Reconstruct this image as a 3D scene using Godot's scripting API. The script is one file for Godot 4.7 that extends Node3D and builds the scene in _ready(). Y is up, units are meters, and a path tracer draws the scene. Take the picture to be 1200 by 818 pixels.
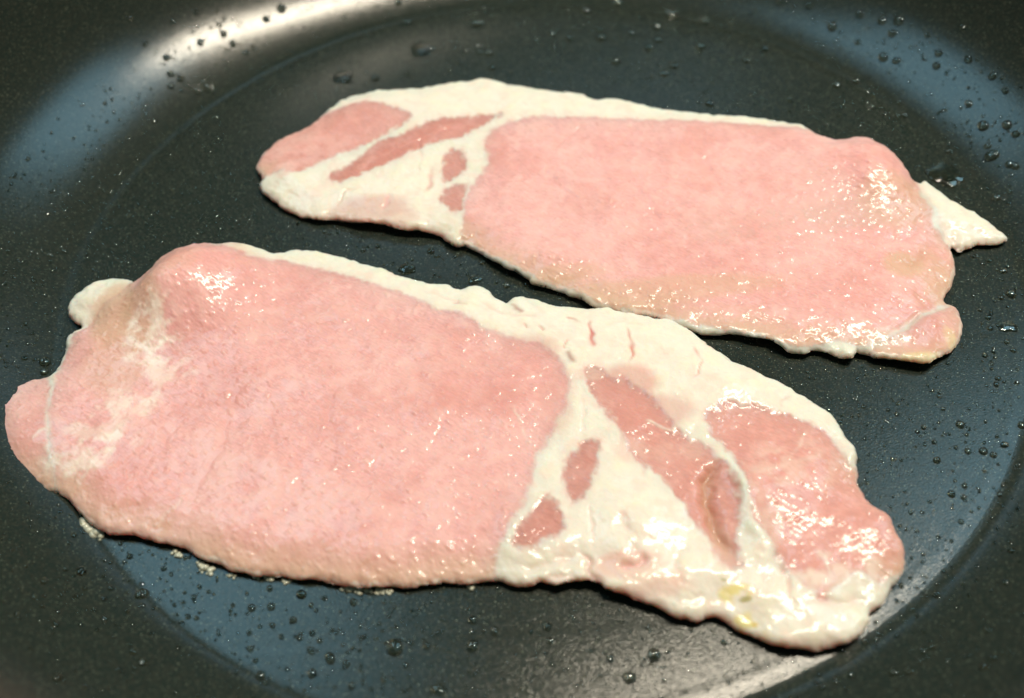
extends Node3D

# Two raw pork loin slices in a dark non-stick frying pan, seen close from above. Outlines are in millimetres.

const FLOOR_R := 0.107          # radius of the flat pan floor
const STEP := 0.34              # mm between the points of a slice's surface

# linear base colours
const FAT := Color(0.755, 0.645, 0.535)
const LEAN := Color(0.715, 0.355, 0.318)
const DEEP := Color(0.56, 0.22, 0.175)
const RED := Color(0.55, 0.15, 0.115)
const DARKRED := Color(0.30, 0.075, 0.05)
const BROWN := Color(0.46, 0.23, 0.12)
const TAN := Color(0.60, 0.36, 0.24)
const WHITE := Color(0.82, 0.66, 0.55)
const FATWISP := Color(0.78, 0.58, 0.47)
const YELLOW := Color(0.72, 0.55, 0.16)
const YELLOWISH := Color(0.74, 0.58, 0.30)
const OLIVE := Color(0.30, 0.24, 0.045)
const OCHRE := Color(0.60, 0.38, 0.06)
const PINKEDGE := Color(0.66, 0.30, 0.23)
const PALEPINK := Color(0.72, 0.42, 0.34)
const PALELEAN := Color(0.765, 0.445, 0.392)
const GREYPINK := Color(0.62, 0.37, 0.31)
const DARKLEAN := Color(0.60, 0.245, 0.20)

var rng := RandomNumberGenerator.new()
var names := {}
var dome_big: ArrayMesh
var dome_small: ArrayMesh
var oil: StandardMaterial3D
var blockers: Array = []        # outlines of the slices in pan coordinates (mm)
var profile := PackedVector2Array()


func _ready() -> void:
	# --- camera -----------------------------------------------------------------------------------
	var cam := Camera3D.new()
	cam.name = "camera"
	cam.transform = Transform3D(Basis(Vector3(0.99753, -0.04488, 0.05404), Vector3(0.07025, 0.63730, -0.76741), Vector3(-0.00000, 0.76931, 0.63887)), Vector3(-0.00643, 0.16713, 0.16427))
	cam.fov = 38.0
	cam.near = 0.01
	cam.far = 30.0
	var lens := CameraAttributesPhysical.new()
	lens.frustum_focal_length = 5.2
	lens.exposure_aperture = 1.5
	lens.frustum_focus_distance = 0.212
	lens.frustum_near = 0.01
	lens.frustum_far = 30.0
	lens.exposure_multiplier = 1.0
	cam.attributes = lens
	cam.fov = 38.0
	add_child(cam)
	cam.current = true

	# --- surroundings and lamps -------------------------------------------------------------------
	var env := Environment.new()
	env.background_mode = Environment.BG_COLOR
	env.background_color = Color(0.040, 0.080, 0.078).linear_to_srgb()
	env.tonemap_mode = Environment.TONE_MAPPER_LINEAR
	env.tonemap_exposure = 1.0
	env.sdfgi_enabled = true
	env.ssao_enabled = true
	env.ssil_enabled = true
	var we := WorldEnvironment.new()
	we.name = "surroundings"
	we.environment = env
	add_child(we)
	# the warm hood lamp above and behind the pan, and daylight from two windows in the room
	lamp("hood_lamp", Vector3(0.27, 0.94, -0.16), Vector3(0, 0, 0), Vector2(0.40, 0.05), Color(1.0, 0.885, 0.70), 1.30)
	lamp("left_window_light", Vector3(-0.55, 1.36, -0.65), Vector3(0, 0, 0), Vector2(0.54, 0.54), Color(0.36, 0.72, 0.92), 0.62)
	lamp("right_window_light", Vector3(0.80, 1.25, -0.50), Vector3(0, 0, 0), Vector2(0.54, 0.54), Color(0.36, 0.72, 0.92), 0.70)
	lamp("back_window_light", Vector3(0.04, 1.02, -1.18), Vector3(0, 0, 0), Vector2(0.75, 0.12), Color(0.42, 0.75, 1.0), 0.10)

	# --- the pan ----------------------------------------------------------------------------------
	rng.seed = 7
	oil = StandardMaterial3D.new()
	oil.albedo_color = Color(1.0, 0.97, 0.86, 0.0)
	oil.roughness = 0.02
	oil.refraction_enabled = true
	oil.refraction_scale = 0.045
	oil.transparency = BaseMaterial3D.TRANSPARENCY_ALPHA
	dome_big = dome(14, 28)
	dome_small = dome(4, 9)
	make_profile()
	frying_pan()

	# --- the two slices ---------------------------------------------------------------------------
	near_slice()
	far_slice()

	# --- juice, foam and oil ----------------------------------------------------------------------
	foams()
	puddles()
	droplets()
	spatter()


func lamp(called: String, at: Vector3, target: Vector3, size: Vector2, tint: Color, energy: float) -> void:
	var l := AreaLight3D.new()
	l.name = called
	l.area_size = size
	l.light_color = tint.linear_to_srgb()
	l.light_energy = energy
	l.area_normalize_energy = true
	l.area_range = 6.0
	l.shadow_enabled = true
	add_child(l)
	l.look_at_from_position(at, target, Vector3(0.1, 0.2, 1.0).normalized())


func numbered(called: String) -> String:
	if not names.has(called):
		names[called] = 0
		return called
	names[called] += 1
	return "%s_%03d" % [called, names[called]]


func tag(o: Node, label: String, category: String, group := "") -> void:
	o.set_meta("label", label)
	o.set_meta("category", category)
	if group:
		o.set_meta("group", group)


func put(called: String, mesh: Mesh, material: Material, parent: Node) -> MeshInstance3D:
	var o := MeshInstance3D.new()
	o.name = numbered(called) if parent == self else called
	o.mesh = mesh
	o.material_override = material
	parent.add_child(o, true)
	return o


func noise(s: int, wave: float, octaves := 3, kind := FastNoiseLite.TYPE_SIMPLEX_SMOOTH) -> FastNoiseLite:
	var n := FastNoiseLite.new()
	n.seed = s
	n.noise_type = kind
	n.frequency = 1.0 / wave
	n.fractal_type = FastNoiseLite.FRACTAL_FBM if octaves > 1 else FastNoiseLite.FRACTAL_NONE
	n.fractal_octaves = octaves
	return n


func ridged(s: int, wave: float, octaves := 2) -> FastNoiseLite:
	var n := noise(s, wave, octaves)
	n.fractal_type = FastNoiseLite.FRACTAL_RIDGED
	return n


func tiled(n: FastNoiseLite, side: int, as_normal := false, bump := 4.0) -> NoiseTexture2D:
	var t := NoiseTexture2D.new()
	t.width = side
	t.height = side
	t.seamless = true
	t.seamless_blend_skirt = 0.05
	t.noise = n
	t.as_normal_map = as_normal
	t.bump_strength = bump
	t.generate_mipmaps = false
	return t


# ================================================================== the pan

func make_profile() -> void:
	# flat floor, a soft bend at its edge, then a wall that curves up
	profile.append(Vector2(FLOOR_R, 0))
	var r := FLOOR_R
	var y := 0.0
	for i in 60:
		var s := (i + 0.5) / 60.0 * 0.060
		var a := 62.0
		if s < 0.003:
			a = 22.0 * s / 0.003
		elif s < 0.046:
			a = 22.0 + 40.0 * (s - 0.003) / 0.043
		r += cos(deg_to_rad(a)) * 0.001
		y += sin(deg_to_rad(a)) * 0.001
		profile.append(Vector2(r, y))


func pan_point(x: float, z: float) -> Array:   # the point of the pan's inside over (x, z) in metres, and its normal
	var r := sqrt(x * x + z * z)
	if r <= FLOOR_R:
		return [Vector3(x, 0, z), Vector3.UP]
	for i in range(1, profile.size()):
		if profile[i].x >= r:
			var a := profile[i - 1]
			var b := profile[i]
			var t := (r - a.x) / (b.x - a.x)
			var d := (b - a).normalized()
			return [Vector3(x, lerpf(a.y, b.y, t), z), Vector3(-d.y * x / r, d.x, -d.y * z / r)]
	return [Vector3(x, profile[-1].y, z), Vector3.UP]


func lathe(line: PackedVector2Array, turns: int) -> ArrayMesh:   # line of (radius, height), its left side (seen along it, from outside) is out
	var v := PackedVector3Array()
	var nn := PackedVector3Array()
	var ix := PackedInt32Array()
	var m := line.size()
	for j in turns + 1:
		var a := TAU * j / turns
		for i in m:
			var d: Vector2 = (line[mini(i + 1, m - 1)] - line[maxi(i - 1, 0)]).normalized()
			v.append(Vector3(line[i].x * cos(a), line[i].y, line[i].x * sin(a)))
			nn.append(Vector3(-d.y * cos(a), d.x, -d.y * sin(a)))
	for j in turns:
		for i in m - 1:
			var p := j * m + i
			ix.append_array([p, p + 1, p + m, p + 1, p + m + 1, p + m])
	return array_mesh(v, nn, ix)


func array_mesh(v: PackedVector3Array, nn: PackedVector3Array, ix: PackedInt32Array, col := PackedColorArray()) -> ArrayMesh:
	var a := []
	a.resize(Mesh.ARRAY_MAX)
	a[Mesh.ARRAY_VERTEX] = v
	a[Mesh.ARRAY_NORMAL] = nn
	a[Mesh.ARRAY_INDEX] = ix
	if col.size():
		a[Mesh.ARRAY_COLOR] = col
	var mesh := ArrayMesh.new()
	mesh.add_surface_from_arrays(Mesh.PRIMITIVE_TRIANGLES, a)
	return mesh


func flecks(side: int) -> Image:   # the coating: dark, with fine paler flecks strewn through it
	var im := Image.create(side, side, false, Image.FORMAT_RGB8)
	im.fill(Color(0.122, 0.152, 0.130))
	for i in 26000:
		var strong := i % 6 == 0
		var k := rng.randf_range(0.20, 0.52) if strong else rng.randf_range(0.14, 0.20)
		var c := Color(k, k * 1.03, k * 0.86)
		var x := rng.randi() % side
		var y := rng.randi() % side
		var r := rng.randf_range(0.8, 2.1) if strong else rng.randf_range(1.5, 4.0)
		var n := int(ceil(r))
		for v in range(-n, n + 1):
			for u in range(-n, n + 1):
				if u * u + v * v <= r * r:
					im.set_pixel(posmod(x + u, side), posmod(y + v, side), c)
	return im


func frying_pan() -> void:
	var coat := StandardMaterial3D.new()
	coat.resource_name = "non-stick coating"
	coat.albedo_color = Color(1, 1, 1)
	# dark coating with fine paler flecks
	var tint := ImageTexture.create_from_image(flecks(1024))
	coat.albedo_texture = tint
	coat.uv1_triplanar = true
	coat.uv1_world_triplanar = true
	coat.uv1_scale = Vector3(17, 17, 17)
	coat.roughness = 0.165
	coat.metallic_specular = 0.37
	coat.heightmap_enabled = true
	coat.heightmap_texture = tiled(noise(32, 7.0, 2), 1024)
	coat.heightmap_scale = 0.0024
	coat.clearcoat_enabled = false
	coat.clearcoat = 0.35
	coat.clearcoat_roughness = 0.22
	var outside := StandardMaterial3D.new()
	outside.albedo_color = Color(0.11, 0.11, 0.11)
	outside.roughness = 0.4
	outside.metallic_specular = 0.5
	var pan := Node3D.new()
	pan.name = "frying_pan"
	tag(pan, "dark grey non-stick frying pan with a curved side wall under both slices", "frying pan")
	add_child(pan)
	# floor
	var line := PackedVector2Array()
	for i in 21:
		line.append(Vector2(0.0002 + 0.1020 * i / 20.0, 0))
	for i in range(1, 25):   # a low pressed ring runs round the edge of the floor
		var q := i / 24.0
		line.append(Vector2(0.1022 + (FLOOR_R - 0.1022) * q, 0.00002 * pow(sin(PI * clampf((q - 0.1) / 0.75, 0.0, 1.0)), 2.0)))
	put("cooking_floor", lathe(line, 180), coat, pan)
	put("side_wall", lathe(profile, 240), coat, pan)
	# rolled rim and the outside of the pan
	var e := profile[-1]
	var d := Vector2(cos(deg_to_rad(62.0)), sin(deg_to_rad(62.0)))
	var out := Vector2(d.y, -d.x)
	var rim := PackedVector2Array()
	for i in 9:
		var a := PI * i / 8.0
		rim.append(e + out * 0.0016 - out * 0.0016 * cos(a) + d * 0.0016 * sin(a))
	put("rim", lathe(rim, 160), outside, pan)
	var under := PackedVector2Array()
	for i in range(profile.size() - 1, -1, -1):
		var q := profile[i]
		var t: Vector2 = (profile[mini(i + 1, profile.size() - 1)] - profile[maxi(i - 1, 0)]).normalized()
		under.append(q + Vector2(t.y, -t.x) * 0.0032)
	under.append(Vector2(0.060, -0.0034))
	under.append(Vector2(0.0002, -0.0034))
	put("outer_shell", lathe(under, 120), outside, pan)


# ================================================================== a slice of meat

func smooth_ring(p: Array, sub := 4) -> PackedVector2Array:
	var o := PackedVector2Array()
	var n := p.size()
	for i in n:
		var a: Vector2 = p[i]
		var b: Vector2 = p[(i + 1) % n]
		for k in sub:
			o.append(a.cubic_interpolate(b, p[(i + n - 1) % n], p[(i + 2) % n], float(k) / sub))
	return o


func curve_of(p: PackedVector2Array, closed: bool) -> Curve2D:
	var c := Curve2D.new()
	c.bake_interval = 0.4
	for q in p:
		c.add_point(q)
	if closed:
		c.add_point(p[0])
	return c


class Field:   # distance to an outline, inside positive, on a 1 mm grid
	var lo: Vector2
	var nx: int
	var nz: int
	var data := PackedFloat32Array()

	func fill(ring: PackedVector2Array, c: Curve2D, from: Vector2, to: Vector2, reach: float) -> void:
		lo = from
		nx = int(to.x - from.x) + 2
		nz = int(to.y - from.y) + 2
		data.resize(nx * nz)
		var a := ring[0]
		var b := ring[0]
		for q in ring:
			a = a.min(q)
			b = b.max(q)
		a -= Vector2(reach, reach)
		b += Vector2(reach, reach)
		for j in nz:
			for i in nx:
				var p := lo + Vector2(i, j)
				if p.x < a.x or p.y < a.y or p.x > b.x or p.y > b.y:
					data[j * nx + i] = -reach
					continue
				var d := p.distance_to(c.get_closest_point(p))
				data[j * nx + i] = d if Geometry2D.is_point_in_polygon(p, ring) else -d

	func at(x: float, z: float) -> float:
		var u := clampf(x - lo.x, 0.0, nx - 1.001)
		var w := clampf(z - lo.y, 0.0, nz - 1.001)
		var i := int(u)
		var j := int(w)
		u -= i
		w -= j
		var k := j * nx + i
		return lerpf(lerpf(data[k], data[k + 1], u), lerpf(data[k + nx], data[k + nx + 1], u), w)


func line_grids(lines: Array, lo: Vector2, nx: int, nz: int) -> Array:   # depth (mm) and colour weight that creases, veins and cuts add, per surface point
	var deep := PackedFloat32Array()
	var share := PackedFloat32Array()
	var tint := PackedColorArray()
	deep.resize(nx * nz)
	share.resize(nx * nz)
	tint.resize(nx * nz)
	var wob := noise(91, 5.0, 2)
	var var_ := noise(92, 7.0, 2)
	for l in lines:
		var pts := PackedVector2Array()
		var raw: Array = l[0]
		for i in raw.size() - 1:
			for k in 6:
				pts.append(raw[i].cubic_interpolate(raw[i + 1], raw[maxi(i - 1, 0)], raw[mini(i + 2, raw.size() - 1)], k / 6.0))
		pts.append(raw[-1])
		var c := curve_of(pts, false)
		var long := c.get_baked_length()
		var w: float = l[1]
		var reach := 2.6 * w + 0.8
		var a := pts[0]
		var b := pts[0]
		for q in pts:
			a = a.min(q)
			b = b.max(q)
		for j in range(maxi(0, int((a.y - reach - lo.y) / STEP)), mini(nz, int((b.y + reach - lo.y) / STEP) + 2)):
			for i in range(maxi(0, int((a.x - reach - lo.x) / STEP)), mini(nx, int((b.x + reach - lo.x) / STEP) + 2)):
				var p := lo + Vector2(i, j) * STEP
				var q := p + Vector2(wob.get_noise_2dv(p), wob.get_noise_2dv(p + Vector2(77, 31))) * 0.7
				var o := c.get_closest_offset(q)
				var d := q.distance_to(c.sample_baked(o))
				if d > reach:
					continue
				var ends := smoothstep(-0.02, 0.22, minf(o, long - o) / long) * (clampf(0.85 + 0.8 * var_.get_noise_2dv(p), 0.15, 1.2) if w < 2.0 else 1.0)
				var g := exp(-d * d / (w * w * 0.42)) * ends
				var k := j * nx + i
				deep[k] += l[2] * g
				var s: float = l[4] * exp(-d * d / (w * w * 0.30)) * ends
				if s > share[k]:
					share[k] = s
					tint[k] = l[3]
	return [deep, share, tint]


func build_slice(root: Node3D, sd: int, ring_in: Array, regions: Array, lines: Array, stains: Array, raises: Array, thick: float, seared: float) -> void:
	# regions: [part name, outline, kind, base colour]; kind 0 fat, 1 lean
	var ring := smooth_ring(ring_in, 4)
	var lo := ring[0]
	var hi := ring[0]
	for q in ring:
		lo = lo.min(q)
		hi = hi.max(q)
	lo = (lo - Vector2(4, 4)).floor()
	hi = (hi + Vector2(4, 4)).ceil()
	var world := PackedVector2Array()
	for q in ring:
		world.append(q + Vector2(root.position.x, root.position.z) * 1000.0)
	blockers.append(world)
	var body := Field.new()
	body.fill(ring, curve_of(ring, true), lo, hi, 8.0)
	var fields: Array = []
	for r in regions:
		var f := Field.new()
		var rr := smooth_ring(r[1], 4)
		f.fill(rr, curve_of(rr, true), lo, hi, 8.0)
		fields.append(f)
	var nx := int((hi.x - lo.x) / STEP) + 1
	var nz := int((hi.y - lo.y) / STEP) + 1
	var lined := line_grids(lines, lo, nx, nz)
	var deep: PackedFloat32Array = lined[0]
	var share: PackedFloat32Array = lined[1]
	var tint: PackedColorArray = lined[2]

	var ragged := noise(sd + 1, 2.6, 3)
	var swell := noise(sd + 2, 26.0, 2)
	var lumps := noise(sd + 3, 7.5, 3)
	var bumps := noise(sd + 4, 1.45, 2)
	var fine := noise(sd + 5, 0.78, 1)
	var patch := noise(sd + 6, 9.0, 3)
	var crease := ridged(sd + 7, 13.0, 3)
	var fibre := noise(sd + 8, 1.0, 3)
	var mottle := noise(sd + 9, 4.5, 4)
	var warp := noise(sd + 10, 3.2, 3)
	var warp2 := noise(sd + 11, 3.2, 3)
	var vein := ridged(sd + 12, 9.0, 3)
	var broken := noise(sd + 13, 3.4, 4)
	var fleck := ridged(sd + 14, 2.6, 3)
	var beads := noise(sd + 17, 2.0, 2)
	var wrinkle := ridged(sd + 15, 8.0, 2)
	var blotch := noise(sd + 16, 21.0, 3)

	var n := nx * nz
	var px := PackedFloat32Array()
	var pz := PackedFloat32Array()
	var top := PackedFloat32Array()
	var low := PackedFloat32Array()
	var edge := PackedFloat32Array()
	var col := PackedColorArray()
	var own := PackedInt32Array()
	px.resize(n); pz.resize(n); top.resize(n); low.resize(n); edge.resize(n)
	col.resize(n)
	own.resize(n)
	for j in nz:
		for i in nx:
			var k := j * nx + i
			var x := lo.x + i * STEP
			var z := lo.y + j * STEP
			var d := body.at(x, z)
			px[k] = x
			pz[k] = z
			if d < -2.2:
				edge[k] = -9.0
				own[k] = -1
				continue
			var gx := (body.at(x + 0.6, z) - body.at(x - 0.6, z)) / 1.2
			var gz := (body.at(x, z + 0.6) - body.at(x, z - 0.6)) / 1.2
			if d < 4.0:
				d += 0.22 * ragged.get_noise_2d(x, z) + 0.45 * warp.get_noise_2d(x * 0.6, z * 0.6)
			if d < -STEP * 1.25:
				edge[k] = -9.0
				own[k] = -1
				continue
			if d < 0.0:
				var gl := maxf(0.3, sqrt(gx * gx + gz * gz))
				px[k] = x - d * gx / (gl * gl)
				pz[k] = z - d * gz / (gl * gl)
				d = 0.0
			edge[k] = d
			x = px[k]
			z = pz[k]
			# which muscle, or fat
			var wx := x + 0.8 * warp.get_noise_2d(x * 0.7, z * 0.7)
			var wz := z + 0.8 * warp2.get_noise_2d(x * 0.7, z * 0.7)
			var fb := fibre.get_noise_2d((x * 0.83 + z * 0.56) * 0.40, (-x * 0.56 + z * 0.83) * 1.9)
			var frayed := broken.get_noise_2d(x * 1.7, z * 0.9)
			var bleed := 0.0
			var best := -1
			var lean := 0.0
			var base := FAT
			var soft := -9.0
			for r in fields.size():
				var f: Field = fields[r]
				var s := f.at(wx, wz)
				if s > -5.0 and regions[r][2] == 1:
					bleed = maxf(bleed, exp(minf(0.0, s) / 1.5))
				if s > -1.2:
					if regions[r][2] == 0:
						if s > 0.0:
							best = r
							lean *= 1.0 - smoothstep(-0.5, 0.6, s)
						continue
					var m := smoothstep(-0.7, 0.8, s + (0.45 if regions[r][3] == LEAN else 0.75) * frayed)
					if s > 0.0 and best < 0:
						best = r
					elif s > 0.0 and regions[r][4]:
						best = r
					if m > lean or (m > 0.5 and regions[r][4]):
						lean = maxf(m, lean)
						base = regions[r][3]
						soft = s
			own[k] = best
			# raise, thickness and relief
			var lift := 0.25
			for q in raises:
				var o: Vector2 = Vector2(x, z) - q[0]
				var e: float = (o.x * o.x) / (q[1] * q[1]) + (o.y * o.y) / (q[2] * q[2])
				if e < 6.0:
					lift += q[3] * exp(-e * 1.15)
			lift += 0.25 * maxf(0.0, swell.get_noise_2d(x + 300.0, z))
			var lp := lumps.get_noise_2d(x, z)
			var bp := bumps.get_noise_2d(x, z)
			var wet := smoothstep(-0.15, 0.45, patch.get_noise_2d(x, z))
			var cr := smoothstep(0.70, 1.0, crease.get_noise_2d(x + 5.0 * warp.get_noise_2d(z, x), z * 0.8))
			var wr := smoothstep(0.80, 1.0, wrinkle.get_noise_2d(x * 1.25 + 2.5 * warp.get_noise_2d(x * 0.4, z * 0.4), z * 0.62 + 2.5 * warp2.get_noise_2d(x * 0.4, z * 0.4)))
			var t := (thick + 0.55 * swell.get_noise_2d(x, z)) * (0.60 + 0.40 * smoothstep(0.0, 8.0, d))
			lift += 0.8 * maxf(0.0, lumps.get_noise_2d(x * 0.7 + 500.0, z * 0.7) + 0.1) * (1.0 - smoothstep(0.0, 6.0, d))
			var rough := 0.6 + 0.4 * lean
			var relief := (0.24 - 0.09 * lean) * lp + rough * ((0.020 + 0.026 * wet) * bp + (0.018 + 0.018 * wet) * fine.get_noise_2d(x, z))
			var bead_ := maxf(0.0, beads.get_noise_2d(x, z) - (0.24 if base == LEAN else 0.30) + 0.12 * patch.get_noise_2d(x + 40.0, z))
			relief += minf(0.16, (2.2 if base == LEAN else 1.2) * bead_ * bead_) * (0.55 + 0.45 * lean)
			relief -= deep[k]
			if lean > 0.0:
				relief -= lean * (0.10 * cr + 0.05 * wr - 0.03 * fb) + lean * (0.08 if base == LEAN else 0.20)
			else:
				relief += 0.05 * vein.get_noise_2d(x, z)
			var round_ := clampf(d / 1.7, 0.0, 1.0)
			var p := sqrt(maxf(0.0, 1.0 - (1.0 - round_) * (1.0 - round_)))
			var side := 0.40 * t
			top[k] = lift + side + (t - side + relief) * p
			var lp2 := clampf(d / 1.8, 0.0, 1.0)
			low[k] = lift + side - (side - 0.02) * sqrt(maxf(0.0, 1.0 - (1.0 - lp2) * (1.0 - lp2)))
			# colour
			var mt := mottle.get_noise_2d(x, z)
			var fat_c := FAT * (1.0 + 0.05 * mt + 0.03 * fb)
			fat_c.b *= 1.0 - 0.10 * maxf(0.0, lp)
			var rosy := smoothstep(0.1, 0.6, patch.get_noise_2d(x * 1.3 + 90.0, z * 1.3))
			fat_c = fat_c.lerp(Color(0.80, 0.57, 0.47), 0.65 * rosy)
			if bleed > 0.0:
				fat_c = fat_c.lerp(PALEPINK, 0.42 * bleed * (0.7 + 0.6 * frayed))
			var strand := smoothstep(0.84, 1.0, wrinkle.get_noise_2d(x * 0.9 + 200.0, z * 1.6))
			fat_c = fat_c.lerp(Color(0.70, 0.46, 0.36), 0.30 * strand)
			var meat := base * (1.0 + 0.07 * mt + 0.16 * fb)
			meat = meat.lerp(PALELEAN, (0.45 if base == LEAN else 0.15) * smoothstep(0.05, 0.5, mt + 0.5 * lp))
			meat = meat.lerp(FAT, 0.30 * smoothstep(0.80, 1.0, vein.get_noise_2d(x, z * 1.1)) * smoothstep(-0.1, 0.4, broken.get_noise_2d(z, x)))
			var bl := blotch.get_noise_2d(x, z)
			meat = meat.lerp(DARKLEAN, 0.35 * cr + 0.28 * wr)
			meat = meat.lerp(PALELEAN, (0.38 if base == LEAN else 0.12) * smoothstep(0.0, 0.5, bl)).lerp(DARKLEAN, 0.32 * smoothstep(0.05, 0.5, -bl))
			if soft < 1.6 and soft > -1.0:
				meat = meat.lerp(DARKLEAN, 0.22 * (1.0 - clampf(soft / 1.6, 0.0, 1.0)))
			var c := fat_c.lerp(meat, lean)
			# the heated edge has turned tan, and pale at the very bottom
			var south := clampf(0.25 - gz * 0.9, 0.0, 1.0)
			var warmed := smoothstep(8.5, 0.8, d + 2.2 * mt) * south
			c = c.lerp(TAN.lerp(WHITE, 0.25 * (1.0 - lean)), warmed * (0.70 if lean > 0.3 else 0.22))
			c = c.lerp(WHITE, 0.8 * smoothstep(seared, seared * 0.45, d + 0.5 * mt) * clampf(0.10 + south, 0.0, 1.0))
			for q in stains:
				var o: Vector2 = Vector2(x, z) - q[0]
				var e: float = (o.x * o.x) / (q[1] * q[1]) + (o.y * o.y) / (q[2] * q[2])
				if e < 1.7:
					var a: float = q[4] * smoothstep(1.45, 0.35, e + 0.5 * mt * q[5])
					if q[5] >= 0.99:
						a *= smoothstep(-0.10, 0.62, 0.75 * broken.get_noise_2d(x * 0.6 + 0.2 * z, z * 0.6) + 0.55 * patch.get_noise_2d(x * 1.4, z * 1.4) + 0.18 * fleck.get_noise_2d(x, z) + 0.05 + 0.25 * (1.0 - e))
					elif q[5] > 0.5:
						a *= smoothstep(-0.30, 0.35, broken.get_noise_2d(x * 0.6, z * 0.6) + 0.15)
					c = c.lerp(q[3], a)
			c = c.lerp(tint[k], share[k])
			c.a = 1.0
			col[k] = c

	# normals, from the heights
	var up := PackedVector3Array()
	var down := PackedVector3Array()
	up.resize(n)
	down.resize(n)
	for j in range(1, nz - 1):
		for i in range(1, nx - 1):
			var k := j * nx + i
			if edge[k] < -1.0:
				continue
			var l := k - 1 if edge[k - 1] > -1.0 else k
			var r := k + 1 if edge[k + 1] > -1.0 else k
			var b := k - nx if edge[k - nx] > -1.0 else k
			var f := k + nx if edge[k + nx] > -1.0 else k
			var ex := Vector3(px[r] - px[l], top[r] - top[l], pz[r] - pz[l])
			var ez := Vector3(px[f] - px[b], top[f] - top[b], pz[f] - pz[b])
			var nn := ez.cross(ex)
			up[k] = nn.normalized() if nn.y > 0.0001 else Vector3.UP
			ex.y = low[r] - low[l]
			ez.y = low[f] - low[b]
			nn = ex.cross(ez)
			down[k] = nn.normalized() if nn.y < -0.0001 else Vector3.DOWN
			if edge[k] < 0.02:
				var side_n := Vector3(up[k].x + down[k].x, 0, up[k].z + down[k].z)
				if side_n.length() > 0.01:
					side_n = side_n.normalized()
					up[k] = (up[k] * 0.6 + side_n).normalized()
					down[k] = (down[k] * 0.6 + side_n).normalized()

	var skin := StandardMaterial3D.new()
	skin.resource_name = "wet meat"
	skin.vertex_color_use_as_albedo = true
	skin.roughness = 0.5
	skin.metallic_specular = 0.26
	skin.clearcoat_enabled = true
	skin.clearcoat = 0.38
	skin.clearcoat_roughness = 0.15
	skin.subsurf_scatter_enabled = true
	skin.subsurf_scatter_strength = 0.32
	skin.uv1_triplanar = true
	skin.uv1_scale = Vector3(38, 38, 38)
	skin.heightmap_enabled = true
	skin.heightmap_texture = tiled(noise(sd + 20, 30.0, 4), 512)
	skin.heightmap_scale = 0.006

	# one mesh per muscle and one for the fat, then the underside
	var parts: Array = [["fat", -1]]
	for r in regions.size():
		parts.append([regions[r][0], r])
	for part in parts:
		var id: int = part[1]
		var v := PackedVector3Array()
		var nn := PackedVector3Array()
		var cc := PackedColorArray()
		var ix := PackedInt32Array()
		var at := PackedInt32Array()
		at.resize(n)
		at.fill(-1)
		for j in nz - 1:
			for i in nx - 1:
				var k := j * nx + i
				if edge[k] < -1.0 or edge[k + 1] < -1.0 or edge[k + nx] < -1.0 or edge[k + nx + 1] < -1.0 or own[k] != id:
					continue
				for w in [k, k + 1, k + nx + 1, k + nx]:
					if at[w] < 0:
						at[w] = v.size()
						v.append(Vector3(px[w], top[w], pz[w]) * 0.001)
						nn.append(up[w])
						cc.append(col[w])
				ix.append_array([at[k], at[k + 1], at[k + nx + 1], at[k], at[k + nx + 1], at[k + nx]])
		if ix.size():
			var o := put(part[0], array_mesh(v, nn, ix, cc), skin, root)
			if id >= 0 and regions[id].size() > 5:
				o.set_meta("label", regions[id][5])
	var v := PackedVector3Array()
	var nn := PackedVector3Array()
	var cc := PackedColorArray()
	var ix := PackedInt32Array()
	var at := PackedInt32Array()
	at.resize(n)
	at.fill(-1)
	for j in nz - 1:
		for i in nx - 1:
			var k := j * nx + i
			if edge[k] < -1.0 or edge[k + 1] < -1.0 or edge[k + nx] < -1.0 or edge[k + nx + 1] < -1.0:
				continue
			for w in [k, k + 1, k + nx + 1, k + nx]:
				if at[w] < 0:
					at[w] = v.size()
					v.append(Vector3(px[w], low[w], pz[w]) * 0.001)
					nn.append(down[w])
					cc.append(col[w])
			ix.append_array([at[k], at[k + nx + 1], at[k + 1], at[k], at[k + nx], at[k + nx + 1]])
	put("underside", array_mesh(v, nn, ix, cc), skin, root)


func slice_root(called: String, at: Vector3, label: String) -> Node3D:
	var root := Node3D.new()
	root.name = called
	root.position = at
	tag(root, label, "pork slice", "raw pork loin slices in the pan")
	add_child(root)
	return root


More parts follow.
